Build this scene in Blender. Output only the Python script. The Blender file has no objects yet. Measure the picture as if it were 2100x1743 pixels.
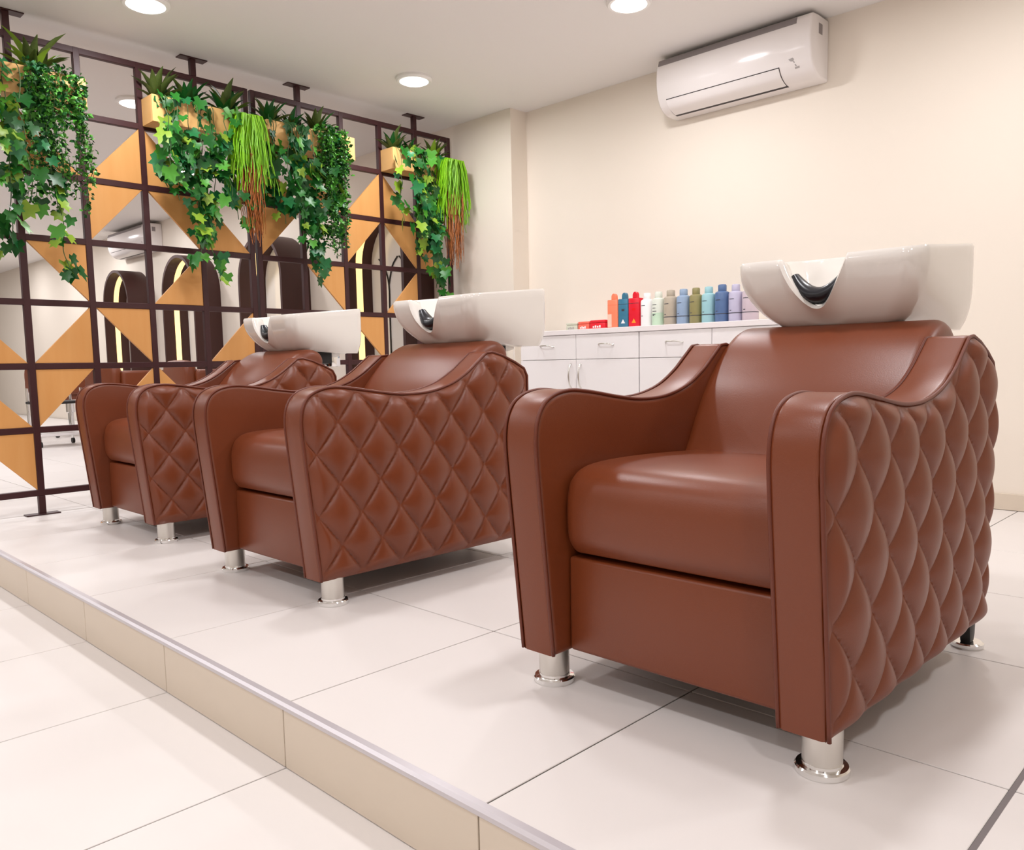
import bpy, bmesh, math, random
from mathutils import Vector, Matrix
random.seed(7)
S = bpy.context.scene
COL = S.collection
PI = math.pi
# ------------------------------------------------------------------ camera
cam_d = bpy.data.cameras.new('camera')
cam_d.sensor_fit = 'HORIZONTAL'
cam_d.sensor_width = 36.0
cam_d.lens = 1671.96 / 2100 * 36.0
cam_d.shift_x = (1050 - 1082.67) / 2100
cam_d.shift_y = (907.96 - 871.5) / 2100
cam_d.clip_start = 0.05
cam = bpy.data.objects.new('camera', cam_d)
COL.objects.link(cam)
R_ = Vector((0.72237615, 0.69126133, -0.01817886))
U_ = Vector((-0.05386465, 0.08245942, 0.9951377))
F_ = Vector((-0.68939923, 0.71788454, -0.09680127))
M = Matrix.Identity(4)
for i in range(3):
    M[i][0] = R_[i]; M[i][1] = U_[i]; M[i][2] = -F_[i]
M[0][3], M[1][3], M[2][3] = 1.51454674, -0.83470622, 0.83794199
cam.matrix_world = M
S.camera = cam
S.view_settings.view_transform = 'Standard'
S.view_settings.look = 'None'
S.view_settings.gamma = 1.0
S.view_settings.use_curve_mapping = False
S.view_settings.exposure = 0.08
W = bpy.data.worlds.new('world'); S.world = W; W.use_nodes = True
W.node_tree.nodes['Background'].inputs[0].default_value = (1, 0.97, 0.95, 1)
W.node_tree.nodes['Background'].inputs[1].default_value = 0.3

H = 0.14            # height of the raised floor
ZC = 2.52           # ceiling
XS = -2.974         # plane of the lattice screen
YW, YP = 3.281, 3.131   # back wall, pilaster / wall behind the screen
LAMP_W = 11.0
LAMP_COL = (0.985, 0.972, 0.995)
lamp_d = bpy.data.lights.new('ceiling_lamp_or_fill', 'AREA')
lamp_d.shape = 'DISK'; lamp_d.size = 0.19; lamp_d.energy = LAMP_W; lamp_d.color = LAMP_COL
LAMPS_IN = [(-2.39, 2.32), (-2.43, 0.80), (-0.885, 2.40)]                       # seen by the camera
FILLS_OUT = [(-0.9, 0.80), (0.65, 2.36), (0.65, 0.80), (2.15, 2.36),  # unseen lights without fixtures, added for the brightness of the room
             (-2.4, -0.75), (0.65, -0.75), (2.15, -0.75),
             (-2.4, -2.3), (-0.9, -2.3), (0.65, -2.3), (2.15, -2.3)]
LAMPS_AND_FILLS_FAR = [(-9.18, 2.42), (-5.5, 2.30), (-3.9, 1.30), (-7.3, 2.35), (-7.3, 0.8), (-5.5, 0.8), (-9.2, 0.8),
             (-5.5, -1.2), (-8.0, -1.2), (-10.8, 2.35), (-10.8, 0.8), (-12.4, 2.35), (-12.4, 0.8), (-4.0, -1.2), (-10.5, -1.2), (-14.0, 1.5), (-6.0, -2.8), (-9.0, -2.8)]  # lights without a fixture here are added to brighten the far room
for (x, y) in LAMPS_IN + FILLS_OUT + LAMPS_AND_FILLS_FAR:
    o = bpy.data.objects.new('ceiling_lamp_or_fill', lamp_d)
    o.location = (x, y, ZC - 0.034)
    COL.objects.link(o)

# ------------------------------------------------------------------ materials
def mat(name, col, rough=0.5, metal=0.0, spec=0.5, noise=0.0, nscale=20.0, bump=0.0, bscale=200.0,
        coat=0.0, emit=None, estr=0.0, trans=0.0, stretch=None, col2=None):
    m = bpy.data.materials.new(name); m.use_nodes = True
    nt = m.node_tree; b = nt.nodes['Principled BSDF']
    b.inputs['Base Color'].default_value = (*col, 1)
    b.inputs['Roughness'].default_value = rough
    b.inputs['Metallic'].default_value = metal
    b.inputs['Specular IOR Level'].default_value = spec
    b.inputs['Coat Weight'].default_value = coat
    if trans: b.inputs['Transmission Weight'].default_value = trans
    if emit:
        b.inputs['Emission Color'].default_value = (*emit, 1)
        b.inputs['Emission Strength'].default_value = estr
    if noise or bump:
        tc = nt.nodes.new('ShaderNodeTexCoord'); mp = nt.nodes.new('ShaderNodeMapping')
        nt.links.new(tc.outputs['Object'], mp.inputs['Vector'])
        if stretch: mp.inputs['Scale'].default_value = stretch
    if noise:
        n = nt.nodes.new('ShaderNodeTexNoise'); n.inputs['Scale'].default_value = nscale
        n.inputs['Detail'].default_value = 4
        nt.links.new(mp.outputs['Vector'], n.inputs['Vector'])
        mx = nt.nodes.new('ShaderNodeMix'); mx.data_type = 'RGBA'
        c2 = col2 if col2 else tuple(c * (1 - noise) for c in col)
        mx.inputs['A'].default_value = (*col, 1); mx.inputs['B'].default_value = (*c2, 1)
        nt.links.new(n.outputs['Fac'], mx.inputs['Factor'])
        nt.links.new(mx.outputs['Result'], b.inputs['Base Color'])
    if bump:
        n2 = nt.nodes.new('ShaderNodeTexNoise'); n2.inputs['Scale'].default_value = bscale
        nt.links.new(mp.outputs['Vector'], n2.inputs['Vector'])
        bp = nt.nodes.new('ShaderNodeBump'); bp.inputs['Strength'].default_value = bump
        bp.inputs['Distance'].default_value = 0.002
        nt.links.new(n2.outputs['Fac'], bp.inputs['Height'])
        nt.links.new(bp.outputs['Normal'], b.inputs['Normal'])
    return m
def srgb(r, g, b):
    f = lambda c: (c / 255 / 12.92) if c / 255 <= 0.04045 else ((c / 255 + 0.055) / 1.055) ** 2.4
    return (f(r), f(g), f(b))
m_wall = mat('cream_wall_paint', srgb(240, 230, 217), 0.7, spec=0.2, bump=0.05, bscale=300)
m_ceil = mat('white_ceiling_paint', srgb(240, 236, 233), 0.8, spec=0.1)
m_tile = mat('cream_porcelain_tile', srgb(231, 225, 221), 0.42, spec=0.3, noise=0.03, nscale=2.0)
m_riser = mat('beige_porcelain_tile', srgb(222, 208, 190), 0.4, spec=0.35, noise=0.06, nscale=4.0)
m_grout = mat('dark_grout', srgb(70, 58, 50), 0.9)
m_strip = mat('grey_joint_strip', srgb(120, 112, 112), 0.6)
m_alu = mat('aluminium_trim', srgb(205, 200, 204), 0.35, metal=0.35)
m_leather = mat('brown_leather', srgb(120, 56, 25), 0.38, spec=0.55, noise=0.10, nscale=3.0, bump=0.10, bscale=420)
m_leather2 = mat('brown_leather_piping', srgb(104, 46, 26), 0.45, spec=0.5)  # same leather, darkened to draw the shadow line along the piping
m_shadowgap = mat('shade_dark_lining', srgb(40, 26, 22), 0.9)  # dark underside cloth, its near-black colour deepens the shadow below the chair
m_chrome = mat('polished_chrome', (0.86, 0.86, 0.85), 0.09, metal=1.0)
m_steel = mat('brushed_steel', (0.72, 0.70, 0.66), 0.28, metal=1.0)
m_black = mat('black_rubber', srgb(18, 20, 28), 0.3, spec=0.5)
m_blackm = mat('black_metal', srgb(20, 18, 18), 0.5)
m_ceramic = mat('white_glazed_ceramic', srgb(238, 233, 226), 0.10, spec=0.5, coat=0.3)
m_frame = mat('maroon_painted_steel', srgb(62, 28, 30), 0.45, spec=0.4)
m_wood = mat('honey_plywood', srgb(228, 170, 106), 0.5, spec=0.3, noise=0.4, nscale=6.0, stretch=(3, 3, 0.35), col2=srgb(216, 152, 84))
m_planter = mat('pale_plywood', srgb(235, 190, 125), 0.5, spec=0.3, noise=0.4, nscale=5.0, stretch=(0.5, 0.5, 5), col2=srgb(224, 172, 104))
m_soil = mat('dark_moss', srgb(36, 42, 20), 0.9, noise=0.4, nscale=60)
m_cab = mat('white_laminate', srgb(240, 236, 236), 0.3, spec=0.35)
m_counter = mat('white_worktop', srgb(240, 234, 234), 0.35, spec=0.3)
m_ac = mat('white_plastic', srgb(238, 232, 230), 0.16, spec=0.5)
m_acgrey = mat('grey_plastic_strip', srgb(140, 132, 132), 0.4)
m_acdark = mat('dark_slot', srgb(40, 32, 32), 0.6)
m_acmark = mat('grey_print', srgb(170, 164, 162), 0.5)
m_lamp = mat('lamp_diffuser', (1, 1, 1), 0.5, emit=(1.0, 0.97, 0.94), estr=4.0)
m_lamprim = mat('lamp_rim', srgb(245, 243, 240), 0.4)
m_led = mat('warm_led_strip', (1, 0.8, 0.45), 0.5, emit=(1.0, 0.70, 0.27), estr=1.3)
m_mirror = mat('mirror_glass', (0.9, 0.9, 0.9), 0.02, metal=1.0)
m_archw = mat('dark_walnut', srgb(66, 30, 24), 0.45, noise=0.3, nscale=6, stretch=(4, 4, .5))
GREENS = [mat('leaf_green_%d' % i, srgb(*c), 0.42, spec=0.4) for i, c in enumerate(
    [(18, 78, 24), (36, 108, 32), (76, 146, 46), (26, 104, 54), (126, 158, 44)])]
for m in GREENS: m.node_tree.nodes['Principled BSDF'].inputs['Subsurface Weight'].default_value = 0.0
m_olive = mat('olive_leaf', srgb(82, 98, 32), 0.5, noise=0.5, nscale=30, col2=srgb(48, 66, 22))
m_lime = mat('lime_frond', srgb(150, 208, 24), 0.5, noise=0.5, nscale=30, col2=srgb(104, 176, 10))
m_orange = mat('rust_orange_root', srgb(186, 112, 46), 0.6, noise=0.4, nscale=40, col2=srgb(150, 80, 32))
m_stem = mat('green_stem', srgb(70, 96, 50), 0.5)

# ------------------------------------------------------------------ helpers
def mk(name, V, Fc, m, parent=None, smooth=None, loc=None, recalc=True):
    me = bpy.data.meshes.new(name)
    me.from_pydata([tuple(v) for v in V], [], Fc)
    if recalc:
        bm = bmesh.new(); bm.from_mesh(me)
        bmesh.ops.recalc_face_normals(bm, faces=bm.faces)
        bm.to_mesh(me); bm.free()
    if smooth:
        me.polygons.foreach_set('use_smooth', [True] * len(me.polygons))
        if smooth < 179: me.set_sharp_from_angle(angle=math.radians(smooth))
    if m: me.materials.append(m)
    o = bpy.data.objects.new(name, me)
    COL.objects.link(o)
    if parent: o.parent = parent
    if loc: o.location = loc
    return o
def inst(name, me, parent=None, loc=(0, 0, 0), rot=None, sc=None):
    o = bpy.data.objects.new(name, me); COL.objects.link(o)
    if parent: o.parent = parent
    o.location = loc
    if rot is not None: o.rotation_euler = rot
    if sc is not None: o.scale = (sc, sc, sc) if not hasattr(sc, '__len__') else sc
    return o
def tag(o, label=None, cat=None, group=None, kind=None):
    if label: o['label'] = label
    if cat: o['category'] = cat
    if group: o['group'] = group
    if kind: o['kind'] = kind
    return o
def empty(name, loc, label=None, cat=None, group=None, rz=0):
    o = bpy.data.objects.new(name, None); COL.objects.link(o)
    o.empty_display_size = 0.1
    o.location = loc; o.rotation_euler = (0, 0, rz)
    return tag(o, label, cat, group)
class G:                                     # a bag of geometry
    def __init__(s): s.V = []; s.F = []
    def add(s, V, F):
        n = len(s.V); s.V += [tuple(v) for v in V]; s.F += [tuple(i + n for i in f) for f in F]; return s
    def mk(s, name, m, parent=None, **k): return mk(name, s.V, s.F, m, parent, **k)
BF = [(0, 3, 2, 1), (4, 5, 6, 7), (0, 1, 5, 4), (1, 2, 6, 5), (2, 3, 7, 6), (3, 0, 4, 7)]
def box(x0, x1, y0, y1, z0, z1):
    return [(x0, y0, z0), (x1, y0, z0), (x1, y1, z0), (x0, y1, z0), (x0, y0, z1), (x1, y0, z1), (x1, y1, z1), (x0, y1, z1)], BF
def rbox(x0, x1, y0, y1, z0, z1, r=0.01, seg=2):
    bm = bmesh.new(); V, F = box(x0, x1, y0, y1, z0, z1)
    vs = [bm.verts.new(v) for v in V]
    for f in F: bm.faces.new([vs[i] for i in f])
    bmesh.ops.bevel(bm, geom=list(bm.edges), offset=r, segments=seg, profile=0.5, affect='EDGES')
    bm.verts.index_update()
    out = [tuple(v.co) for v in bm.verts], [tuple(v.index for v in f.verts) for f in bm.faces]
    bm.free(); return out
def catmull(P, closed=False, n=6):
    out = []; L = len(P)
    rng = range(L if closed else L - 1)
    for i in rng:
        g = lambda k: P[k % L] if closed else P[max(0, min(L - 1, k))]
        p0, p1, p2, p3 = g(i - 1), g(i), g(i + 1), g(i + 2)
        for j in range(n):
            t = j / n
            out.append(tuple(0.5 * ((2 * b) + (-a + c) * t + (2 * a - 5 * b + 4 * c - d) * t * t + (-a + 3 * b - 3 * c + d) * t ** 3)
                             for a, b, c, d in zip(p0, p1, p2, p3)))
    if not closed: out.append(tuple(P[-1]))
    return out
def offset2(P, d):                             # inward offset of a closed CCW outline
    n = len(P); out = []
    for i in range(n):
        a, b, c = P[i - 1], P[i], P[(i + 1) % n]
        e1 = (b[0] - a[0], b[1] - a[1]); e2 = (c[0] - b[0], c[1] - b[1])
        l1 = math.hypot(*e1) or 1e-9; l2 = math.hypot(*e2) or 1e-9
        nx = -e1[1] / l1 - e2[1] / l2; ny = e1[0] / l1 + e2[0] / l2
        l = math.hypot(nx, ny) or 1e-9
        k = d / max(0.5, l / 2)
        out.append((b[0] + nx / l * k, b[1] + ny / l * k))
    return out
def area2(P): return sum(P[i - 1][0] * P[i][1] - P[i][0] * P[i - 1][1] for i in range(len(P))) / 2
def extrude(P, x0, x1, r=0.01, n=3, axis='x'):   # outline (a,b) swept along an axis with rounded rims
    if area2(P) < 0: P = P[::-1]
    rings = []
    if r > 0:
        for k in range(n + 1):
            a = k / n * PI / 2
            rings.append((x0 + r * (1 - math.sin(a)), r * (1 - math.cos(a))))
        rings = [(x0 + r * (1 - math.cos(k / n * PI / 2)), r * (1 - math.sin(k / n * PI / 2))) for k in range(n + 1)]
        rings += [(x1 - r * (1 - math.cos(k / n * PI / 2)), r * (1 - math.sin(k / n * PI / 2))) for k in range(n, -1, -1)]
    else: rings = [(x0, 0), (x1, 0)]
    V = []; F = []; m = len(P)
    for (x, d) in rings:
        Q = offset2(P, d) if d > 1e-6 else P
        for (a, b) in Q:
            V.append((x, a, b) if axis == 'x' else ((a, x, b) if axis == 'y' else (a, b, x)))
    for k in range(len(rings) - 1):
        for i in range(m):
            j = (i + 1) % m
            F.append((k * m + i, k * m + j, (k + 1) * m + j, (k + 1) * m + i))
    F.append(tuple(range(m))); F.append(tuple(range((len(rings) - 1) * m, len(rings) * m))[::-1])
    return V, F
def tube(P, r, n=8, cap=True, rfun=None):
    V = []; F = []; up = Vector((0, 0, 1)); P = [Vector(p) for p in P]; L = len(P); pn = None
    for i, p in enumerate(P):
        t = (P[min(i + 1, L - 1)] - P[max(i - 1, 0)]).normalized()
        if pn is None:
            pn = t.cross(up) if abs(t.dot(up)) < 0.95 else t.cross(Vector((1, 0, 0)))
        pn = (pn - t * pn.dot(t)).normalized(); b = t.cross(pn)
        rr = r * (rfun(i / (L - 1)) if rfun else 1)
        for k in range(n):
            a = 2 * PI * k / n; V.append(p + (pn * math.cos(a) + b * math.sin(a)) * rr)
    for i in range(L - 1):
        for k in range(n):
            F.append((i * n + k, i * n + (k + 1) % n, (i + 1) * n + (k + 1) % n, (i + 1) * n + k))
    if cap: F.append(tuple(range(n))); F.append(tuple(range((L - 1) * n, L * n))[::-1])
    return V, F
def lathe(prof, n=24, cx=0, cy=0, sx=1, sy=1):   # prof = [(r,z)...] bottom to top
    V = []; F = []
    for (r, z) in prof:
        for k in range(n):
            a = 2 * PI * k / n; V.append((cx + r * sx * math.cos(a), cy + r * sy * math.sin(a), z))
    for i in range(len(prof) - 1):
        for k in range(n):
            F.append((i * n + k, i * n + (k + 1) % n, (i + 1) * n + (k + 1) % n, (i + 1) * n + k))
    F.append(tuple(range(n))[::-1]); F.append(tuple(range((len(prof) - 1) * n, len(prof) * n)))
    return V, F

# ------------------------------------------------------------------ room shell
def struct(name, geo, m, **k): return tag(mk(name, geo[0], geo[1], m, **k), kind='structure')
XL, XR, YF = -16.2, 3.6, -4.2
fl = struct('floor', box(XL, XR, YF, 0.0, -0.1, -0.004), m_grout)
pl = struct('raised_floor', box(XL, XR, 0.0, YW + 0.1, -0.1, H - 0.004), m_grout)
t_v, t_f = rbox(-0.2982, 0.2982, -0.2982, 0.2982, -0.0035, 0.0, 0.0010, 1)
tile_me = None
def tile(parent, x, y, z):
    global tile_me
    if tile_me is None:
        o = mk('tile', t_v, t_f, m_tile, parent, loc=(x, y, z)); tile_me = o.data; return o
    return inst('tile', tile_me, parent, (x, y, z))
for i in range(-8, 4):
    for j in range(0, 5):
        tile(fl, i * 0.6 + 0.3, -0.3 - 0.6 * j - 0.001, 0.0)
for i in range(-27, 5):
    for j in range(0, 6):
        x = i * 0.6 + 0.3; y = 0.3 + 0.6 * j
        if y - 0.3 > YW: continue
        if i >= 2: x += 0.006
        if y + 0.3 > YW:                           # cut tiles along the wall
            ye = (YP if x < -2.4 else YW) - .013
            mk('tile', *rbox(x - .2982, x + .2982, 3.0018, ye, H - .0035, H, .001, 1), m_tile, pl)
            continue
        tile(pl, x, y, H)
mk('joint_strip', *box(1.199, 1.208, 0.0, YW, H - 0.004, H - 0.0008), m_strip, pl)
r_v, r_f = rbox(-0.2982, 0.2982, -0.012, 0.0, 0.0015, H - 0.0125, 0.001, 1)
rme = None
for i in range(-8, 4):
    if rme is None: rme = mk('riser_tile', r_v, r_f, m_riser, pl, loc=(i * 0.6 + 0.3, 0, 0)).data
    else: inst('riser_tile', rme, pl, (i * 0.6 + 0.3, 0, 0))
struct('trim_1', extrude([(-0.014, H - 0.0115), (0.006, H - 0.0115), (0.006, H + 0.0014), (-0.008, H + 0.0014), (-0.014, H - 0.003)], -9.0, XR, 0), m_alu)
struct('ceiling', box(XL, XR, YF, YW + 0.1, ZC, ZC + 0.1), m_ceil)
struct('wall_back', box(-2.40, XR, YW, YW + 0.1, 0, ZC), m_wall)
struct('wall_pilaster', box(XL, -2.40, YP, YW + 0.1, 0, ZC), m_wall)
struct('wall_left', box(XL - 0.1, XL, YF, YW, 0, ZC), m_wall)
struct('wall_right', box(XR, XR + 0.1, YF, YW, 0, ZC), m_wall)
struct('wall_front', box(XL, XR, YF - 0.1, YF, 0, ZC), m_wall)
bb = struct('baseboard_back', box(-2.40, XR, YW - 0.006, YW, H, H + 0.072), m_grout)
bme = None
for i in range(-3, 5):
    x = i * 0.6 + 0.34
    V, F = rbox(-0.2985, 0.2985, -0.011, 0.0, 0.001, 0.0745, 0.001, 1)
    if x - 0.3 < -2.40 or x + 0.3 > XR: continue
    if bme is None: bme = mk('skirting_tile', V, F, m_riser, bb, loc=(x, YW - 0.001, H)).data
    else: inst('skirting_tile', bme, bb, (x, YW - 0.001, H))

# ------------------------------------------------------------------ ceiling lights
def ceiling_light(x, y, label, group):
    t = empty('ceiling_light', (x, y, ZC), label, 'light', group)
    mk('frame', *lathe([(0.088, -0.0), (0.104, -0.0), (0.106, -0.012), (0.098, -0.022), (0.088, -0.022)][::-1], 32), m_lamprim, t, smooth=40)
    mk('diffuser', *lathe([(0.03, -0.032), (0.07, -0.029), (0.089, -0.020), (0.089, -0.004)], 32), m_lamp, t, smooth=40)
for (x, y), lb in zip(LAMPS_IN, ['round white ceiling light over the screen, nearest the pilaster', 'round ceiling light cut by the top left of the photo, above the planters',
                                 'round ceiling light cut by the top edge, left of the air conditioner']):
    ceiling_light(x, y, lb, 'round ceiling lights')
for (x, y), lb in zip(LAMPS_AND_FILLS_FAR[:4], ['round ceiling light seen through the leftmost column of the screen', 'round ceiling light seen through the ivy in the left screen panel',
                                  'round ceiling light just behind a screen bar at top left', 'round ceiling light far behind the screen, hidden among the plants']):
    ceiling_light(x, y, lb, 'round ceiling lights')

# ------------------------------------------------------------------ shampoo chairs
ARM = [(-.060, .080), (-.082, .30), (-.098, .46), (-.103, .55), (-.088, .602), (-.055, .630), (0.0, .642), (.07, .637), (.17, .622), (.26, .613),
       (.36, .617), (.45, .638), (.52, .672), (.57, .707), (.612, .738)]
ARM_TOP = catmull(ARM, False, 6)
ARM_REAR = [(.640, .741), (.69, .729), (.75, .706), (.796, .683), (.812, .655), (.812, .5), (.792, .12), (.78, .092), (.755, .080)]
ARM_OUT = ARM_TOP + ARM_REAR
ARM_OUT = ARM_OUT + [(0.7 - 0.09 * k, 0.080) for k in range(9)]
def interp(P, y, upper):
    best = None
    n = len(P)
    for i in range(n):
        a, b = P[i], P[(i + 1) % n]
        if (a[0] - y) * (b[0] - y) <= 0 and abs(a[0] - b[0]) > 1e-9:
            z = a[1] + (b[1] - a[1]) * (y - a[0]) / (b[0] - a[0])
            best = z if best is None else (max(best, z) if upper else min(best, z))
    return best
import numpy as np
def quilt(xf, side):
    ys = [-.1025 + .055 * k / 70 for k in range(70)] + [-.0475 + .815 * k / 200 for k in range(200)] + [.7675 + .0435 * k / 30 for k in range(31)]
    nz = 150; Y = []; Z = []
    for y in ys:
        z0 = interp(ARM_OUT, y, False); z1 = interp(ARM_OUT, y, True)
        for k in range(nz + 1): Y.append(y); Z.append(z0 + (z1 - z0) * k / nz)
    Y = np.array(Y); Z = np.array(Z)
    d = np.full(len(Y), 9.0)                         # true distance to the outline
    for i in range(len(ARM_OUT)):
        (ay, az), (by, bz) = ARM_OUT[i - 1], ARM_OUT[i]
        ey, ez = by - ay, bz - az; l2 = ey * ey + ez * ez + 1e-12
        t = np.clip(((Y - ay) * ey + (Z - az) * ez) / l2, 0, 1)
        d = np.minimum(d, np.hypot(Y - ay - t * ey, Z - az - t * ez))
    u1 = (Y - .012) / .1435 + (Z - .540) / .18; u2 = (Y - .012) / .1435 - (Z - .540) / .18
    p = np.abs(np.sin(PI * u1)) ** .42 * np.abs(np.sin(PI * u2)) ** .42
    e = np.clip(d / .040, 0, 1); e = e * (2 - e)
    X = side * (xf + e * (.002 + .005 * np.clip(d / .10, 0, 1) + .022 * p) - .004 * (1 - e))
    V = list(zip(X.tolist(), Y.tolist(), Z.tolist())); F = []
    for i in range(len(ys) - 1):
        for k in range(nz):
            a = i * (nz + 1) + k; b = a + nz + 1
            F.append((a, b, b + 1, a + 1) if side > 0 else (a, a + 1, b + 1, b))
    return V, F
def bowl():
    a, y0, y1, rf, rr = .236, .640, 1.070, .05, .07
    P = []                                         # rim outline, front centre going to +x ...
    def arc(cx, cy, r, a0, a1, n):
        return [(cx + r * math.cos(a0 + (a1 - a0) * k / n), cy + r * math.sin(a0 + (a1 - a0) * k / n)) for k in range(n + 1)]
    nf = 80
    P += [(-(a - rf) + 2 * (a - rf) * k / nf, y0) for k in range(nf)]
    P += arc(a - rf, y0 + rf, rf, -PI / 2, 0, 8)
    P += [(a, y0 + rf + (y1 - rr - y0 - rf) * k / 10) for k in range(1, 10)]
    P += arc(a - rr, y1 - rr, rr, 0, PI / 2, 8)
    P += [((a - rr) - 2 * (a - rr) * k / 12, y1) for k in range(1, 12)]
    P += arc(-a + rr, y1 - rr, rr, PI / 2, PI, 8)
    P += [(-a, y1 - rr - (y1 - rr - y0 - rf) * k / 10) for k in range(1, 10)]
    P += arc(-a + rf, y0 + rf, rf, PI, 1.5 * PI, 8)[:-1]
    n = len(P); V = []; F = []
    cyb = .875
    def col(p):
        x, y = p
        zr = .946 + (y - .65) * .095
        front = max(0.0, min(1.0, (.70 - y) / .05))
        w = .086; dz = 0; lip = 0
        xc = x + .022
        if front > 0 and abs(xc) < w:
            q = abs(xc) / w
            dz = .118 * (1 - q ** 2.2); lip = (1 - q * q)
        zr -= dz * front
        zb = .780 - .016 * max(0, min(1, (y - .78) / .15))
        tt = max(0, min(1, (y - .64) / .30)); ee = 2.3 + 2.2 * tt
        bx, by = x * (.60 + .30 * tt), cyb + (y - cyb) * (.62 if y < cyb else .93)
        pts = []
        ns = 9
        for k in range(ns + 1):                    # outside, bottom to rim
            s = k / ns; f = 1 - (1 - s) ** 2.3
            z = zb + (zr - .008 - zb) * s
            # where the notch cuts low the wall keeps the slope of its neighbours
            sf = max(0, min(1, (z - zb) / (.945 - zb))); f = 1 - (1 - sf) ** ee
            ly = -.022 * lip * front * (s ** 2)
            pts.append((bx + (x - bx) * f, by + (y - by) * f + ly, z))
        ox, oy, oz = pts[-1]
        c = (0, .86)
        L = math.hypot(ox - c[0], oy - c[1])
        dx, dy = (c[0] - ox) / L, (c[1] - oy) / L
        pts.append((ox + dx * .005, oy + dy * .005, zr))
        pts.append((ox + dx * .015, oy + dy * .015, zr))
        for k in range(0, 7):                      # inside down to the drain
            s = k / 6
            f = s ** 1.6
            sm = max(0, min(1, (.150 - abs(xc)) / .05)); sm = sm * sm * (3 - 2 * sm) * front
            ix, iy = ox + dx * .022 * (1 - sm), oy + dy * .022 * (1 - sm) + .058 * sm
            fx, fy = x * .25, .87 + (y - .87) * .25
            zi = min(zr - .008, .935) if k == 0 else None
            z0 = zr - .008
            z = z0 + (min(.815, z0 - .006) - z0) * (1 - (1 - s) ** 2)
            pts.append((ix + (fx - ix) * f, iy + (fy - iy) * f, z))
        return pts
    cols = [col(p) for p in P]; m = len(cols[0])
    for c in cols: V += c
    for i in range(n):
        j = (i + 1) % n
        for k in range(m - 1):
            F.append((i * m + k, j * m + k, j * m + k + 1, i * m + k + 1))
    F.append(tuple(i * m for i in range(n))[::-1]); F.append(tuple(i * m + m - 1 for i in range(n)))
    return V, F
def neckrest():
    V = []; F = []; n = 24; k8 = 12
    for i in range(n + 1):
        u = -1 + 2 * i / n
        x = .066 * u; z = .852 + .055 * abs(u) ** 2.2
        dx, dz = .062, .055 * 2.2 * abs(u) ** 1.2 * (1 if u > 0 else -1)
        l = math.hypot(dx, dz); nx, nz = -dz / l, dx / l
        tp = 1 - .62 * abs(u) ** 2.4
        for k in range(k8):
            a = 2 * PI * k / k8
            V.append((x - .020 + nx * .022 * math.sin(a) * tp, .688 + .038 * math.cos(a) * tp, z + nz * .022 * math.sin(a) * tp))
    for i in range(n):
        for k in range(k8):
            F.append((i * k8 + k, i * k8 + (k + 1) % k8, (i + 1) * k8 + (k + 1) % k8, (i + 1) * k8 + k))
    F.append(tuple(range(k8))); F.append(tuple(range(n * k8, (n + 1) * k8)))
    return V, F
SEAT = catmull([(-.012, .302), (-.030, .33), (-.034, .38), (-.030, .43), (-.010, .466), (.045, .485), (.2, .488), (.45, .478), (.62, .470)], False, 6) + [(.64, .44), (.64, .302)]
BACK = catmull([(.36, .40), (.432, .477), (.478, .556), (.520, .622), (.566, .675), (.622, .729), (.685, .768), (.742, .782), (.788, .766), (.806, .732), (.800, .69)], False, 6) + [(.765, .55), (.72, .42), (.60, .36), (.45, .36)]
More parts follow.
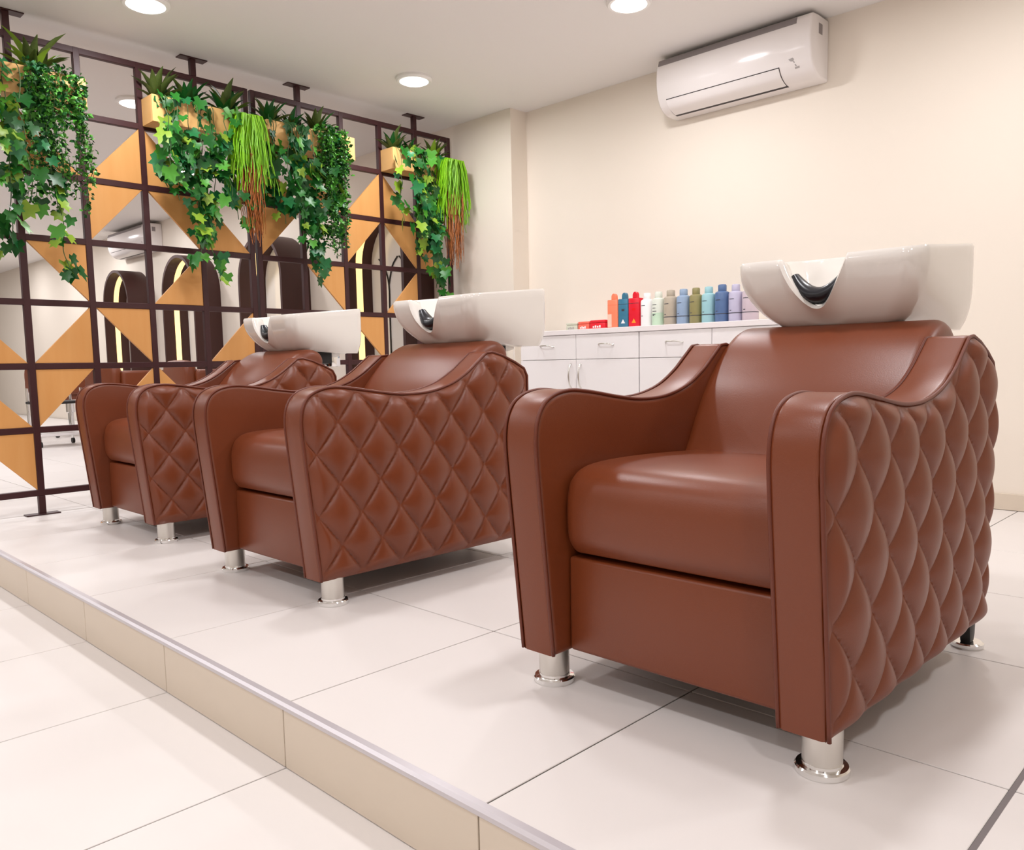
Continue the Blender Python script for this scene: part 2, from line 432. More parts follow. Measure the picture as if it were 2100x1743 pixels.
def make_chair(label):
    t = empty('shampoo_chair', (0, 0, H), label, 'chair', 'brown shampoo chairs with white basins')
    for s in (-1, 1):
        x0, x1 = (.250, .343) if s > 0 else (-.343, -.250)
        am = mk('arm', *extrude(ARM_OUT, x0, x1, .013, 4), m_leather, t, smooth=50)
        mk('quilted_panel', *quilt(.340, s), m_leather, am, smooth=180, recalc=False)
        for xx in (.254, .342):
            path = [(s * xx, y, z) for (y, z) in offset2(ARM_OUT, .0015)[:len(ARM_TOP) + 6]]
            if area2(ARM_OUT) < 0: path = [(s * xx, y, z) for (y, z) in offset2(ARM_OUT, -.0015)[:len(ARM_TOP) + 6]]
            mk('piping', *tube(path, 0.0040, 8), m_leather2, am, smooth=180)
    mk('seat_cushion', *extrude(SEAT, -.249, .249, .032, 5), m_leather, t, smooth=60)
    mk('front_panel', *rbox(-.247, .247, -.014, .06, .086, .290, .008, 3), m_leather, t, smooth=60)
    mk('seat_base', *rbox(-.249, .249, .05, .76, .092, .304, .006, 2), m_shadowgap, t)
    mk('backrest', *extrude(BACK, -.264, .264, .034, 5), m_leather, t, smooth=60)
    mk('back_panel', *rbox(-.248, .248, .745, .806, .088, .690, .015, 3), m_leather, t, smooth=60)
    for sx in (-.305, .305):
        g = G()
        g.add(*lathe([(.0435, 0), (.0455, .003), (.0455, .011), (.043, .014), (.035, .0155), (.0345, .02)], 32, sx, 0))
        lg = g.mk('leg', m_chrome, t, smooth=35)
        mk('leg_tube', *lathe([(.0335, .0155), (.0335, .084)], 32, sx, 0), m_steel, lg, smooth=35)
        lg = mk('leg', *lathe([(.034, 0), (.036, .003), (.036, .011), (.032, .014)], 28, sx, .83 - .02), m_chrome, t, smooth=35)
        tag(lg, 'rear leg, black bracket on a chrome disc')
        mk('leg_bracket', *extrude([(.78, .092), (.832, .092), (.826, .03), (.818, .014), (.794, .014), (.786, .04)], sx - .012, sx + .012, .003, 2), m_blackm, lg, smooth=40)
    b = mk('wash_basin', *bowl(), m_ceramic, t, smooth=50)
    mk('neck_rest', *neckrest(), m_black, b, smooth=60)
    dr = G().add(*lathe([(.022, .812), (.024, .822), (.018, .826)], 20, 0, .87))
    dr.mk('drain', m_chrome, b, smooth=40)
    fa = G()
    fa.add(*lathe([(.022, .80), (.022, .862), (.016, .87)], 20, .0, .995))
    fa.add(*tube([(0, .995, .86), (0, .985, .885), (0, .965, .892), (0, .945, .882)], .010, 10))
    fa.mk('faucet', m_chrome, b, smooth=40)
    st = mk('basin_bracket', *rbox(-.09, .09, .80, .96, .715, .775, .008, 2), m_blackm, t, smooth=40)
    mk('valve_block', *rbox(.02, .085, .955, 1.01, .70, .77, .006, 2), m_chrome, st, smooth=40)
    mk('drain_hose', *tube([(-.04, .90, .73), (-.04, .92, .62), (-.03, .90, .45), (-.02, .86, .25), (-.02, .84, .10), (-.02, .85, .0)], .018, 10), m_blackm, t, smooth=60)
    mk('support_post', *rbox(-.04, .04, .806, .85, .085, .73, .006, 2), m_blackm, t, smooth=40)
    return t
def copy_tree(o, parent=None):
    c = o.copy(); COL.objects.link(c); c.parent = parent
    for ch in list(o.children): copy_tree(ch, c)
    return c
c3 = make_chair('large brown leather shampoo chair nearest the camera, at the right end of the row')
c2 = copy_tree(c3); c1 = copy_tree(c3)
c3.location = (.645, .46, H)
c2.location = (-.852, .465, H); c2['label'] = 'middle brown leather shampoo chair of the row with quilted side in full view'
c1.location = (-2.135, .505, H); c1['label'] = 'brown leather shampoo chair at the left end of the row, next to the lattice screen'

# ------------------------------------------------------------------ lattice screen
CW, RH, Z0 = .295, .309, .249
Y1, Y2 = 1.550 - 5 * CW, 1.596
BW = .030
TRI = {1: {(0, 4): 'LL', (0, 5): 'LL', (0, 6): 'UR', (1, 1): 'LL', (1, 3): 'UR', (1, 4): 'LR', (1, 5): 'UL', (2, 1): 'LR', (2, 2): 'UL', (2, 4): 'UR',
           (2, 5): 'LR', (3, 1): 'LL', (3, 2): 'UR', (3, 3): 'LR', (3, 5): 'LL', (4, 2): 'LL', (4, 4): 'LR'},
       2: {(0, 1): 'LL', (0, 2): 'UL', (1, 1): 'LL', (1, 3): 'UR', (2, 1): 'LR', (2, 2): 'UL', (2, 4): 'UR', (3, 1): 'LL', (3, 2): 'UR', (3, 3): 'LR', (4, 2): 'LL'}}
def screen(y0, num, label):
    t = empty('lattice_screen', (XS, y0, H), label, 'screen', 'lattice screens')
    h = BW / 2; zb = Z0 - H
    for c in range(6):
        y = c * CW; lo, hi = zb - h, zb + 7 * RH + h
        bm_ = mk('upright_bar', *rbox(-h, h, y - h, y + h, lo, hi, .002, 1), m_frame, t)
        if c in (1, 4):
            for (za, zz, nm, dz) in ((0.0, lo, 'foot', 0), (hi, ZC - H, 'ceiling_strut', 1)):
                ft = mk(nm, *rbox(-h, h, y - h, y + h, za, zz, .002, 1), m_frame, t)
                pz = (0.0005, .006) if dz == 0 else (ZC - H - .006, ZC - H - .0005)
                mk('mounting_plate', *rbox(-.03, .03, y - .075, y + .075, pz[0], pz[1], .001, 1), m_frame, ft)
    for r in range(8):
        z = zb + r * RH
        mk('cross_bar', *rbox(-h + .001, h - .001, h, 5 * CW - h, z - h, z + h, .002, 1), m_frame, t)
    for (c, r), k in TRI[num].items():
        ya, yb = c * CW + h, (c + 1) * CW - h
        zt = zb + (7 - r) * RH - h; zl = zt - RH + 2 * h
        P = {'LL': [(ya, zl), (yb, zl), (ya, zt)], 'LR': [(ya, zl), (yb, zl), (yb, zt)], 'UL': [(ya, zl), (yb, zt), (ya, zt)], 'UR': [(ya, zt), (yb, zl), (yb, zt)]}[k]
        mk('wood_panel', *extrude(P, -.005, .010, .0015, 1), m_wood, t)
    return t
screen(Y1, 1, 'left panel of the maroon lattice screen with honey wood triangles, at the photo left edge')
screen(Y2, 2, 'right panel of the maroon lattice screen with wood triangles, next to the pilaster')

# ------------------------------------------------------------------ planters
def planter(y0, y1, label):
    t = empty('planter_box', (XS, y0, 2.105), label, 'planter', 'plywood planters on the lattice screen')
    L = y1 - y0; xa, xb = .017, .150; hh = .135; th = .012
    mk('front_board', *rbox(xb - th, xb, 0, L, 0, hh, .0015, 1), m_planter, t)
    mk('back_board', *rbox(xa, xa + th, 0, L, 0, hh, .0015, 1), m_planter, t)
    mk('end_board', *rbox(xa + th, xb - th, 0, th, 0, hh, .001, 1), m_planter, t)
    mk('end_board', *rbox(xa + th, xb - th, L - th, L, 0, hh, .001, 1), m_planter, t)
    mk('base_board', *rbox(xa + th, xb - th, th, L - th, 0, th, .001, 1), m_planter, t)
    mk('moss', *box(xa + th, xb - th, th, L - th, th, hh - .03), m_soil, t)
    return t
BOX = [(.06, .655), (.965, 1.535), (1.600, 2.190), (2.480, 3.045)]
planter(*BOX[0], 'plywood planter box at the top left edge, cut by the photo')
planter(*BOX[1], 'plywood planter box at the right end of the left screen panel')
planter(*BOX[2], 'plywood planter box at the left end of the right screen panel')
planter(*BOX[3], 'plywood planter box at the screen end beside the pilaster')

def leaf_ivy(m, nm):
    pts = [(0, 0), (.30, -.18), (.52, .10), (.34, .30), (.50, .62), (.22, .60), (0, 1.0), (-.22, .60), (-.50, .62), (-.34, .30), (-.52, .10), (-.30, -.18)]
    V = [(0, 0.32, .06)] + [(x, y, -.10 * abs(x) - .08 * y * y) for x, y in pts]
    F = [(0, i, i % 12 + 1) for i in range(1, 13)]
    me = bpy.data.meshes.new(nm); me.from_pydata(V, [], F); me.materials.append(m)
    me.polygons.foreach_set('use_smooth', [True] * len(F)); return me
IVY = [leaf_ivy(m, 'ivy_leaf') for m in GREENS]
def ivy(y0, strands, label, seed, yellow=.13):
    rnd = random.Random(seed)
    t = empty('trailing_ivy', (XS + .09, y0, 2.18), label, 'plant', 'trailing ivy in the planters')
    nl = 0
    for (dy, ln, sway) in strands:
        x = .085 + rnd.uniform(-.02, .05); pts = [(-.005, dy, .0), (.02, dy + rnd.uniform(-.01, .01), .055), (.06, dy, .065), (x, dy + sway * .1, .03)]
        z = .03; k = 0; yy = dy + sway * .1
        while z > -ln:
            z -= .05; k += 1
            x += rnd.uniform(-.02, .02); x = max(.055, min(.19, x))
            yy += sway * .05 / max(.2, ln) + rnd.uniform(-.012, .012)
            pts.append((x, yy, z))
        path = catmull(pts, False, 3)
        mk('stem', *tube(path, .0022, 5), m_stem, t, smooth=180)
        for i in range(3, len(path)):
            if nl >= 295: break
            p = path[i]
            if rnd.random() < ((.88 if dy > .24 else .72) if p[2] > -.09 else .36): continue
            nl += 1
            s = rnd.uniform(.044, .086)
            me = IVY[4] if rnd.random() < yellow else IVY[rnd.choice((0, 0, 1, 1, 2, 3))]
            off = (rnd.uniform(-.02, .045), rnd.uniform(-.045, .045), rnd.uniform(-.02, .02))
            rot = (rnd.uniform(-2.3, -1.2), rnd.uniform(-.5, .5), PI / 2 + rnd.uniform(-1.0, 1.0))
            inst('leaf', me, t, (p[0] + off[0], p[1] + off[1], p[2] + off[2]), rot, s)
    return t
def lance_me(m):
    V = []; F = []
    n = 6
    for i in range(n + 1):
        s = i / n; w = .13 * math.sin(PI * min(1, .12 + s * .9)) ** .8 if s < 1 else .01
        z = s; yb = .28 * s * s
        V += [(-w, yb - .05 * (1 if s < 1 else 0), z), (0, yb, z), (w, yb - .05 * (1 if s < 1 else 0), z)]
    for i in range(n):
        for k in range(2): F.append((i * 3 + k, i * 3 + k + 1, i * 3 + k + 4, i * 3 + k + 3))
    me = bpy.data.meshes.new('lance_leaf'); me.from_pydata(V, [], F); me.materials.append(m)
    me.polygons.foreach_set('use_smooth', [True] * len(F)); return me
LANCE = [lance_me(m_olive), lance_me(GREENS[0]), lance_me(GREENS[4])]
def spiky(y, label, seed, sc=.13, mats=(0, 0, 1)):
    rnd = random.Random(seed)
    t = empty('spiky_succulent', (XS + .085, y, 2.212), label, 'plant', 'spiky succulents in the planters')
    for k in range(20):
        a = k * 2.4; ring = k / 20
        tilt = .15 + .75 * ring
        inst('leaf', LANCE[rnd.choice(mats)], t, (.01 * math.cos(a), .018 * math.sin(a), 0), Matrix.Rotation(a, 3, 'Z').to_4x4().to_euler() if False else (-tilt, 0, a), sc * 1.15 * rnd.uniform(.75, 1.1) * (1.05 - .3 * ring))
    return t
def small_leaf(y, ln, wid, label, seed):
    rnd = random.Random(seed)
    t = empty('bushy_trailer', (XS + .09, y, 2.19), label, 'plant', 'bushy small-leaved trailing plants')
    fg = [G(), G()]; stems = G()
    def leaf(g, p, s):
        a = rnd.uniform(0, 2 * PI); el = rnd.uniform(-1.2, .6)
        d = Vector((math.cos(a) * math.cos(el), math.sin(a) * math.cos(el), math.sin(el)))
        w = d.cross(Vector((rnd.uniform(-1, 1), rnd.uniform(-1, 1), rnd.uniform(-1, 1)))).normalized()
        p = Vector(p); nrm = d.cross(w)
        g.add([p, p + d * s * .5 + w * s * .34, p + d * s - nrm * s * .1, p + d * s * .5 - w * s * .34, p + d * s * .5 + nrm * s * .12], [(0, 1, 4), (1, 2, 4), (2, 3, 4), (3, 0, 4)])
    for i in range(620):                             # crown over the planter rim
        a = rnd.uniform(0, 2 * PI); r = wid * math.sqrt(rnd.random())
        leaf(rnd.choice(fg), (.04 + .5 * r * math.cos(a) + .03, r * math.sin(a), rnd.uniform(-.16, .10) - r * .3), rnd.uniform(.022, .040))
    for s in range(15):
        dy = rnd.uniform(-wid, wid) * .8; x = .085 + rnd.uniform(-.01, .06); L = ln * rnd.uniform(.5, 1.0)
        pts = [(0, dy * .5, 0), (.05, dy * .8, .06), (x, dy, 0)]
        z = 0
        while z > -L:
            z -= .04; x += rnd.uniform(-.012, .012); dy += rnd.uniform(-.012, .014)
            pts.append((x, dy, z))
        stems.add(*tube(pts, .0015, 4))
        for p in catmull(pts, False, 3)[6:]:
            for q in range(3): leaf(rnd.choice(fg), (p[0] + rnd.uniform(-.015, .015), p[1] + rnd.uniform(-.018, .018), p[2]), rnd.uniform(.017, .031))
    stems.mk('stems', m_stem, t, recalc=False)
    tag(fg[0].mk('foliage', GREENS[0], t, recalc=False), kind='stuff')
    tag(fg[1].mk('foliage', GREENS[2], t, recalc=False), kind='stuff')
    return t
def fern(y, ln, label, seed, wid=.10):
    rnd = random.Random(seed)
    t = empty('lime_fern', (XS + .10, y, 2.20), label, 'plant', 'lime hanging ferns with rust tips')
    g, r = G(), G()
    for s in range(170):
        a = rnd.uniform(-1, 1); L = ln * rnd.uniform(.28, .58)
        x = .07 + rnd.uniform(-.01, .085); dy = a * wid
        pts = [(0, a * .02, .0), (.03, a * wid * .4, .045), (x, dy * .8, .01)]
        z = .0
        while z > -L:
            z -= .05; x += rnd.uniform(-.008, .008); dy += rnd.uniform(-.009, .009) + a * .006; pts.append((x, dy, z))
        g.add(*tube(pts, .0052, 4, rfun=lambda u: 1.0 - .6 * u))
    for s in range(76):
        a = rnd.uniform(-1, 1) * .75; L0 = ln * rnd.uniform(.22, .45); L = ln * rnd.uniform(.65, 1.0)
        x = .08 + rnd.uniform(-.02, .06); dy = a * wid + .01; z = -L0; pts = [(x, dy, z)]
        while z > -L:
            z -= .04; x += rnd.uniform(-.008, .008); dy += rnd.uniform(-.009, .009) - a * .004; pts.append((x, dy, z))
        r.add(*tube(pts, .0040, 4, rfun=lambda u: 1.0 - .6 * u))
    tag(g.mk('green_fronds', m_lime, t, recalc=False), kind='stuff')
    tag(r.mk('rust_tips', m_orange, t, recalc=False), 'rust orange hanging tips', kind='stuff')
    return t
ivy(.10, [(.00, .55, 0), (.04, .75, .02), (.08, .62, 0), (.12, .82, -.02), (.16, .60, .04), (.20, .74, .02), (.25, .55, 0), (.02, .95, 0), (.10, .45, 0), (.30, .85, .1)],
    'large-leaved ivy hanging from the leftmost planter, cut by the photo edge', 3)
ivy(.975, [(.02, .42, 0), (.06, .36, 0), (.11, .46, 0), (.15, .62, .03), (.20, .74, .02), (.26, .84, .01), (.30, .52, 0), (.35, .42, 0), (.39, .52, .02), (.43, .40, .03), (.24, .60, .0), (.08, .25, 0)],
    'ivy hanging from the second planter from the left, below three succulents', 5)
ivy(1.60, [(.03, .42, 0), (.07, .50, .02), (.11, .60, .03), (.15, .72, .02), (.20, .78, 0), (.26, .52, 0), (.31, .66, .02), (.36, .42, .02), (.40, .50, 0), (.17, .45, 0), (.05, .30, 0)],
    'ivy hanging from the third planter, left half of the right screen panel', 8)
ivy(2.475, [(.03, .40, 0), (.08, .45, .02), (.13, .52, .02), (.18, .62, .03), (.23, .74, .05), (.28, .82, .04), (.32, .55, 0), (.37, .46, 0), (.20, .40, 0), (.26, .90, .06)],
    'ivy hanging from the planter nearest the pilaster, reaching down to the basin', 11)
small_leaf(.50, .60, .15, 'dense small-leaved plant hanging from the leftmost planter', 21)
small_leaf(2.02, .66, .12, 'dense small-leaved plant hanging at the right of the third planter', 22)
spiky(.46, 'tall yellow-green succulent on top of the leftmost planter', 31, .20, (0, 2, 2))
spiky(1.03, 'spiky succulent at the left of the second planter', 32, .17, (0, 0, 1))
spiky(1.19, 'spiky succulent in the middle of the second planter', 33, .15, (0, 1, 1))
spiky(1.40, 'spiky succulent at the right of the second planter, behind the lime fern', 34, .17, (0, 1, 1))
spiky(1.66, 'dark spiky succulent at the left of the third planter', 35, .16, (1, 1, 0))
spiky(1.80, 'low spiky succulent in the middle of the third planter', 36, .12, (1, 1, 0))
spiky(1.97, 'spiky succulent at the right of the third planter', 37, .15, (1, 0, 0))
spiky(2.54, 'spiky succulent at the left of the planter nearest the pilaster', 38, .16, (0, 0, 1))
spiky(2.68, 'low bushy succulent in the middle of the planter nearest the pilaster', 39, .11, (0, 1, 1))
spiky(2.88, 'spiky succulent at the right of the planter nearest the pilaster', 40, .14, (0, 0, 2))
fern(1.455, .66, 'lime green fern with rust tips between the two screen panels', 51, .085)
fern(2.93, .70, 'lime green fern with rust tips at the screen end by the pilaster', 52, .10)

# ------------------------------------------------------------------ air conditioners
def aircon(x0, x1, yw, z0, label):
    w = x1 - x0
    t = empty('air_conditioner', (x0, yw, z0), label, 'air conditioner', 'wall air conditioners')
    hh = .295; d = -.205
    prof = catmull([(-.001, .0), (-.06, .0), (-.11, .006), (-.155, .030), (-.185, .070), (-.200, .12), (-.205, .17), (-.203, .22), (-.196, .262)], False, 5) + \
        [(-.188, .280), (-.170, .290), (-.12, .295), (-.001, .295)]
    body = mk('body', *extrude(prof, 0, w, .010, 3), m_ac, t, smooth=40)
    # intake strip on the top front edge, side grille, outlet slot and flap
    st = [(-.2005, .249), (-.1972, .262), (-.1895, .2805), (-.187, .279), (-.1945, .262), (-.198, .249)]
    mk('intake_strip', *extrude(st, .012, w - .075, 0), m_acgrey, t, smooth=40)
    def surf(P, dd):
        if area2(P) > 0: P = P[::-1]
        return P
    sec = catmull([(-.075, .0005), (-.11, .006), (-.155, .030), (-.185, .070)], False, 6)
    a = [(y - .0012, z - .0012) for y, z in sec]; fl_ = sec[::-1]
    slot = mk('outlet_slot', *extrude(a + fl_, .055, w - .17, 0), m_acdark, t, smooth=40)
    sec2 = catmull([(-.094, .0040), (-.155, .030), (-.183, .067)], False, 6)
    a2 = [(y - .006, z - .004) for y, z in sec2]
    mk('louver_flap', *extrude(a2 + sec2[::-1], .058, w - .173, 0), m_ac, t, smooth=40)
    mk('side_grille', *rbox(w - .0005, w + .001, -.115, -.075, .205, .255, .0004, 1), m_acgrey, t)
    def yz(z):
        best = -.2
        for p, q in zip(prof[:-1], prof[1:]):
            if p[1] <= z <= q[1] and p[0] < -.1: best = p[0] + (q[0] - p[0]) * (z - p[1]) / max(1e-9, q[1] - p[1])
        return best - .0007
    e2 = G()
    for P in ([(-.118, .092), (-.095, .095), (-.088, .087), (-.095, .078), (-.108, .081)], [(-.096, .080), (-.090, .080), (-.080, .056), (-.087, .056)],
              [(-.092, .053), (-.068, .055), (-.068, .047), (-.092, .046)]):
        e2.add([(w + px, yz(pz), pz) for px, pz in P], [tuple(range(len(P)))])
    e2.mk('emblem_print', m_acmark, t, recalc=False)
    return t
aircon(-1.205, -.310, YW, 2.211, 'white wall air conditioner at the upper right of the photo, beside the ceiling')
aircon(-9.10, -7.98, YP, 2.190, 'white air conditioner seen through the left screen panel')

# ------------------------------------------------------------------ cabinets and bottles
CF = 2.85
def handle_h(x, z, parent):
    y = CF - .018
    mk('handle', *tube(catmull([(x - .055, y, z), (x - .045, y - .012, z - .002), (x - .03, y - .026, z + .004), (x + .03, y - .026, z + .004), (x + .045, y - .012, z - .002), (x + .055, y, z)], False, 3), .0042, 6), m_steel, parent, smooth=60)
def handle_v(x, z, parent):
    y = CF - .018
    mk('handle', *tube(catmull([(x, y, z - .07), (x, y - .016, z - .055), (x, y - .026, z), (x, y - .016, z + .055), (x, y, z + .07)], False, 3), .0045, 6), m_steel, parent, smooth=60)
def cabinet(x0, x1, label, doors=2):
    t = empty('base_cabinet', (0, 0, 0), label, 'cabinet', 'white base cabinets')
    t.location = ((x0 + x1) / 2, CF, H)
    o = Vector(t.location)
    def put(ob): ob.data.transform(Matrix.Translation(-o)); return ob
    put(mk('body', *box(x0 + .001, x1 - .001, CF, YW - .012, H + .06, 1.000), m_cab, t))
    put(mk('plinth', *box(x0 + .001, x1 - .001, CF + .04, YW - .02, H + .001, H + .06), m_cab, t))
    n = doors; w = (x1 - x0) / n
    for k in range(n):
        a, b = x0 + k * w + .0015, x0 + (k + 1) * w - .0015
        d = mk('drawer', *rbox(a, b, CF - .018, CF - .0005, .858, .999, .001, 1), m_cab, t)
        handle_h((a + b) / 2, .937, d); put(d.children[0]); put(d)
        dd = mk('door', *rbox(a, b, CF - .018, CF - .0005, H + .065, .855, .001, 1), m_cab, t)
        handle_v(b - .036 if k % 2 == 0 else a + .036, .762, dd); put(dd.children[0]); put(dd)
    return t
cabinet(-2.055, -1.153, 'white base cabinet with two drawers over two doors, behind the middle chair')
cabinet(-1.149, -.245, 'white base cabinet under the tall bottles, behind the nearest chair')
tag(mk('countertop', *rbox(-2.065, -.235, CF - .025, YW - .001, 1.001, 1.030, .002, 1), m_counter), 'long white worktop carrying the row of hair care bottles', 'worktop')

def pmat(n, c, rough=.3, trans=0): return mat(n, srgb(*c), rough, spec=.4)
m_ink = pmat('dark_ink', (70, 70, 78)); m_whitep = pmat('white_print', (240, 240, 240)); m_orangep = pmat('orange_print', (250, 160, 50))
ZT = 1.030
def flat_bottle(x0, x1, col, label, tri=None, sq=None):
    m = pmat('bottle_plastic', col); w = (x1 - x0) * .94; t = empty('carton_bottle', ((x0 + x1) / 2, 3.0, ZT), label, 'bottle', 'flat tall hair care bottles')
    mk('body', *rbox(-w / 2, w / 2, -.022, .022, 0.0005, .168, .004, 2), m, t, smooth=40)
    P = [(-.016, .168)] + [(.016 * math.cos(a), .184 + .020 * math.sin(a)) for a in [PI - PI * k / 8 for k in range(9)]] + [(.016, .168)]
    mk('cap', *extrude(P, -.012, .012, .002, 1, 'y'), m, t, smooth=40)
    mk('shoulder_seam', *box(-w / 2 + .002, w / 2 - .002, -.0226, -.0215, .137, .139), m_ink if sq else m, t)
    if tri: mk('triangle_print', [(-.015, -.0226, .028), (.015, -.0226, .028), (.0, -.0226, .052), (-.015, -.0221, .028), (.015, -.0221, .028), (.0, -.0221, .052)], [(0, 1, 2), (5, 4, 3), (0, 3, 4, 1), (1, 4, 5, 2), (2, 5, 3, 0)], tri, t)
    if sq: mk('square_print', *box(-.010, .010, -.0226, -.022, .098, .110), sq, t)
    return t
m_redp = pmat('bright_red_print', (235, 20, 20))
b = flat_bottle(-1.485, -1.406, (252, 140, 105), 'flat coral bottle, leftmost of the tall bottles')
mk('label', *box(-.036, -.006, -.0227, -.0221, .012, .085), pmat('pale_label', (250, 205, 185)), b)
flat_bottle(-1.406, -1.332, (62, 122, 150), 'flat teal blue bottle with a white triangle', m_whitep, m_ink)
flat_bottle(-1.332, -1.253, (228, 28, 50), 'flat red bottle with an orange triangle', m_orangep, m_redp)
def round_bottle(x0, x1, col, label, hh=.195, band=True, body2=None, lines=1):
    m = pmat('bottle_plastic', col, .25); w = (x1 - x0) / 2 * .95
    t = empty('shampoo_bottle', ((x0 + x1) / 2, 3.0, ZT), label, 'bottle', 'round tall hair care bottles')
    zs = hh - .038
    mk('body', *lathe([(w * .93, .0005), (w, .004), (w, zs - .012), (w * .94, zs - .003), (w * .7, zs + .003), (w * .55, zs + .004)], 28), m, t, smooth=40)
    mk('cap', *lathe([(w * .56, zs + .004), (w * .58, zs + .008), (w * .58, hh - .006), (w * .5, hh), (w * .3, hh + .001)], 24), m, t, smooth=40)
    if band: mk('band', *lathe([(w * 1.012, .046), (w * 1.018, .048), (w * 1.012, .050)], 28), m_ink, t, smooth=60)
    if body2: mk('lower_label', *lathe([(w * 1.006, .006), (w * 1.006, .075)], 28), pmat('green_tint_label', body2), t, smooth=60)
    def strip(z, h, a0, a1):
        V = []; F = []
        for k in range(7):
            a = a0 + (a1 - a0) * k / 6
            V += [(w * 1.008 * math.cos(a), w * 1.008 * math.sin(a), z), (w * 1.008 * math.cos(a), w * 1.008 * math.sin(a), z + h)]
        for k in range(6): F.append((2 * k, 2 * k + 2, 2 * k + 3, 2 * k + 1))
        return V, F
    g = G()
    for k in range(lines): g.add(*strip(.118 - .018 * k, .0035, -PI / 2 - .55, -PI / 2 + (.25 if k % 2 == 0 else .1)))
    g.add(*strip(.060, .004, -PI / 2 - .5, -PI / 2 - .15))
    g.mk('print', m_ink if sum(col) > 300 else m_whitep, t, recalc=False)
    return t
round_bottle(-1.253, -1.176, (250, 248, 248), 'plain white bottle right of the red bottle', .190, False)
round_bottle(-1.176, -1.098, (226, 232, 220), 'pale bottle with a light green lower half', .192, False, (196, 222, 196), 4)
round_bottle(-1.098, -1.014, (186, 174, 156), 'beige bottle with a dark band')
round_bottle(-1.014, -.933, (150, 172, 200), 'light blue bottle between the beige and olive bottles')
round_bottle(-.933, -.857, (150, 142, 96), 'olive green bottle between the light blue and aqua bottles')
round_bottle(-.857, -.777, (160, 205, 212), 'aqua bottle between the olive and slate blue bottles')
round_bottle(-.777, -.696, (92, 118, 160), 'dark slate blue bottle, the tallest of the row', .200)
round_bottle(-.696, -.618, (196, 192, 216), 'lavender bottle right of the slate blue bottle')
round_bottle(-.618, -.530, (208, 192, 200), 'pale pink bottle partly hidden by the white basin')
def tub(x0, x1, hh, col, label, prt, alpha=None):
    m = pmat('tub_plastic', col); w = (x1 - x0) * .96
    t = empty('cosmetic_tub', ((x0 + x1) / 2, 3.0, ZT), label, 'tub', 'low tubs on the worktop')
    mk('body', *rbox(-w / 2, w / 2, -.035, .035, .0005, hh * .72, .006, 2), m, t, smooth=40)
    mk('lid', *rbox(-w / 2 - .001, w / 2 + .001, -.036, .036, hh * .72, hh, .006, 2), m, t, smooth=40)
    g = G()
    for k in range(4): g.add(*box(-w * .3 + k * w * .14, -w * .3 + k * w * .14 + w * .10, -.0357, -.0350, hh * .2, hh * .2 + .010 + .004 * (k % 2)))
    g.mk('print', prt, t)
tub(-1.796, -1.704, .048, (206, 208, 190), 'pale grey green tub, leftmost on the worktop', m_acmark)
tub(-1.700, -1.612, .052, (246, 112, 92), 'coral tub left of the red tub', m_whitep)
tub(-1.608, -1.490, .056, (226, 36, 52), 'red tub beside the coral bottle', m_whitep)

# ------------------------------------------------------------------ salon behind the screen
m_pane = mat('pale_back_pane', srgb(232, 228, 224), 0.12, spec=0.6)
def arch(cx, label, lines=False):
    w, dp, th = .39, .28, .030; zb, zt = .690, 2.00
    t = empty('arch_mirror', (cx, YP, zb), label, 'mirror', 'lit arch mirrors behind the screen')
    def outl(r, base):
        hz = zt - zb - .37 - .0
        P = [(-r, base)] + [(r * math.cos(a), hz + r * math.sin(a)) for a in [PI - PI * k / 20 for k in range(21)]] + [(r, base)]
        return P
    A, B = outl(w, 0), outl(w - th, 0)
    V = []; F = []; n = len(A)
    for y in (-dp, -.001):
        V += [(x, y, z) for x, z in A] + [(x, y, z) for x, z in B]
    for i in range(n - 1):
        F += [(i, i + 1, n + i + 1, n + i), (2 * n + i, 3 * n + i, 3 * n + i + 1, 2 * n + i + 1), (i, 2 * n + i, 2 * n + i + 1, i + 1), (n + i, n + i + 1, 3 * n + i + 1, 3 * n + i)]
    F += [(0, n, 3 * n, 2 * n), (n - 1, 3 * n - 1, 4 * n - 1, 2 * n - 1)]
    mk('arch_frame', V, F, m_archw, t, smooth=40)
    C, D = outl(w - th - .0005, 0.01), outl(w - th - .006, 0.01)
    V = []; F = []
    for y in (-.170, -.115):
        V += [(x, y, z) for x, z in C] + [(x, y, z) for x, z in D]
    for i in range(n - 1):
        F += [(i, i + 1, n + i + 1, n + i), (2 * n + i, 3 * n + i, 3 * n + i + 1, 2 * n + i + 1), (i, 2 * n + i, 2 * n + i + 1, i + 1), (n + i, n + i + 1, 3 * n + i + 1, 3 * n + i)]
    mk('led_strip', V, F, m_led, t, smooth=40)
    mk('pale_pane', *extrude(outl(w - th - .002, 0.0), -.020, -.004, 0, 1, 'y'), m_pane, t)  # plain pale panel, no mirror; the brightness inside the arch is its colour
    if lines:
        for lx in (-.13, .13):
            mk('black_arc_line', *tube(catmull([(lx, -.026, .012), (lx, -.026, .55), (lx, -.026, .78), (lx - .05, -.026, .92), (lx - .12, -.026, .99)], False, 4), .006, 6), m_blackm, t, smooth=60)  # added black arc lines, imitating what shows within this arch
            mk('black_arc_line', *tube(catmull([(lx, -.026, .78), (lx + .05, -.026, .92), (lx + .12, -.026, .99)], False, 4), .006, 6), m_blackm, t, smooth=60)
    mk('shelf', *rbox(-w - .12, w + .12, -.36, -.002, -.05, -.002, .006, 2), m_cab, t, smooth=40)
for cx, lb in [(-8.75, 'lit arch mirror farthest away behind the left screen panel'), (-7.03, 'lit arch mirror second farthest behind the left screen panel'),
               (-5.32, 'lit arch mirror behind the joint of the two screen panels'), (-3.62, 'lit arch mirror behind the right screen panel, nearest of the arches')]:
    arch(cx, lb, cx > -4)
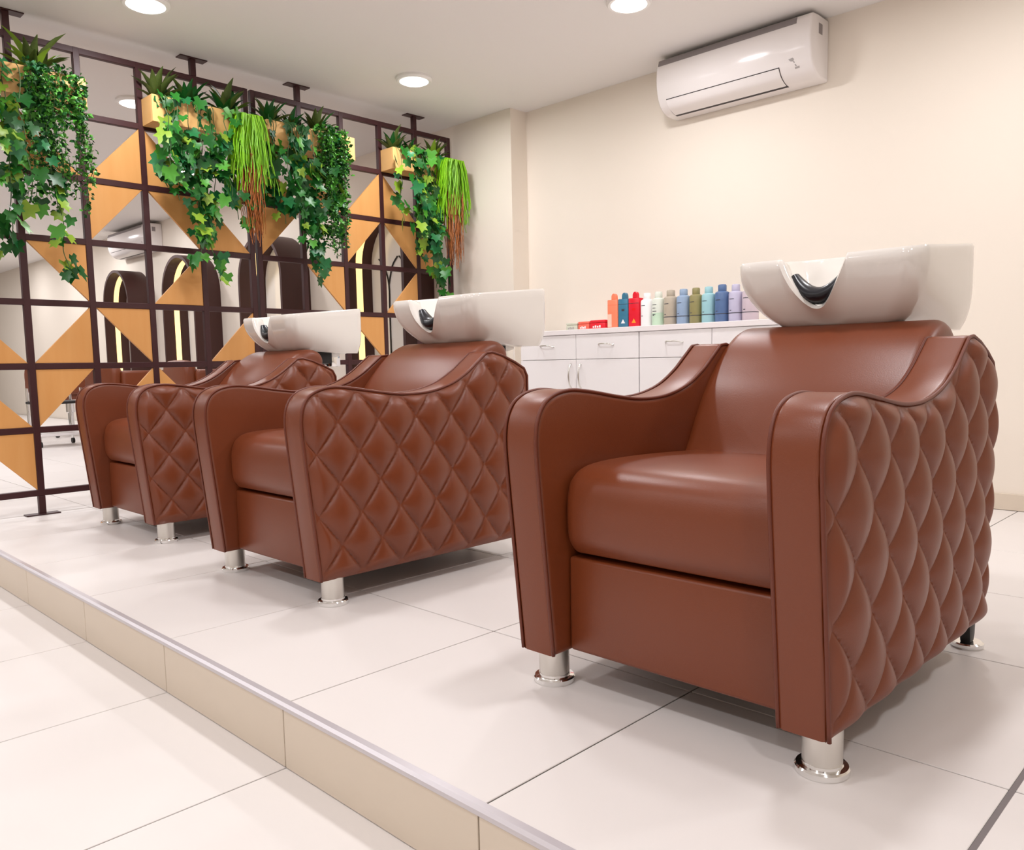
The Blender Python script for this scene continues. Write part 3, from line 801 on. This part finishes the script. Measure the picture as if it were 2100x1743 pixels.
def salon_chair(x, y, rz, label):
    t = empty('salon_chair', (x, y, H), label, 'chair', 'brown styling chairs behind the screen', rz)
    mk('seat', *rbox(-.26, .26, -.25, .27, .40, .52, .04, 3), m_leather, t, smooth=60)
    P = [(-.24, .48), (-.29, .60), (-.28, .72), (-.18, .77), (.18, .77), (.28, .72), (.29, .60), (.24, .48)]
    mk('backrest', *extrude(catmull(P, True, 3), -.33, -.24, .03, 3, 'y'), m_leather, t, smooth=60)
    for s in (-1, 1):
        mk('armrest', *rbox(s * .30 - .035, s * .30 + .035, -.26, .22, .46, .70, .03, 3), m_leather, t, smooth=60)
    mk('column', *lathe([(.03, .05), (.03, .25), (.045, .26), (.045, .40)], 20), m_chrome, t, smooth=40)
    for k in range(5):
        a = k * 2 * PI / 5 + .3
        lg = mk('base_leg', *tube([(0, 0, .075), (.15 * math.cos(a), .15 * math.sin(a), .07), (.27 * math.cos(a), .27 * math.sin(a), .06)], .018, 8), m_chrome, t, smooth=60)
        V, F = lathe([(.025, -.012), (.025, .012)], 16)
        V = [(.28 * math.cos(a) + px * math.cos(a) - pz * math.sin(a), .28 * math.sin(a) + px * math.sin(a) + pz * math.cos(a), .0265 + py) for px, py, pz in V]
        mk('caster', V, F, m_blackm, lg, smooth=40)
salon_chair(-8.3, 2.15, 0.15, 'brown styling chair in front of the farthest arch mirror')
salon_chair(-6.6, 2.2, 0.1, 'brown styling chair in front of the second arch mirror')
salon_chair(-5.0, 2.25, -0.1, 'brown styling chair behind the joint of the screen panels')
tr = empty('salon_trolley', (-7.1, 1.65, H), 'black salon trolley with chrome feet seen low through the screen', 'trolley')
for k in range(2): mk('shelf', *rbox(-.17, .17, -.20, .20, .10 + .30 * k, .125 + .30 * k, .006, 2), m_cab if k == 0 else m_blackm, tr)
for sx in (-.155, .155):
    for sy in (-.185, .185):
        p = mk('post', *tube([(sx, sy, .055), (sx, sy, .55)], .012, 8), m_chrome, tr, smooth=60)
        V, F = lathe([(.026, -.012), (.026, .012)], 16)
        mk('caster', [(sx + px, sy + pz, .0275 + py) for px, py, pz in V], F, m_blackm, p, smooth=40)
tag(mk('storage_box', *rbox(-.12, .03, -.12, .08, 0, .11, .008, 2), m_cab, loc=(-7.1, 1.65, H + .4255)), 'white box on the black salon trolley', 'box')
for x0, x1, lb in [(-9.6, -8.2, 'white low cabinet under the farthest arch mirror'), (-7.75, -6.3, 'white low cabinet under the second arch mirror'), (-6.05, -4.6, 'white low cabinet under the third arch mirror')]:
    t = empty('vanity_cabinet', ((x0 + x1) / 2, YP - .17, H), lb, 'cabinet', 'white vanity cabinets behind the screen')
    w = (x1 - x0) / 2
    mk('body', *box(-w, w, -.15, .165, .001, .495), m_cab, t)
    for k in range(3):
        d = mk('drawer', *rbox(-w + .003 + k * 2 * w / 3, -w - .003 + (k + 1) * 2 * w / 3, -.168, -.1505, .06, .485, .002, 1), m_cab, t)
        mk('handle', *tube([(-w + (k + .5) * 2 * w / 3 - .06, -.19, .40), (-w + (k + .5) * 2 * w / 3 + .06, -.19, .40)], .006, 6), m_blackm, d)
print('objects', len(bpy.data.objects))
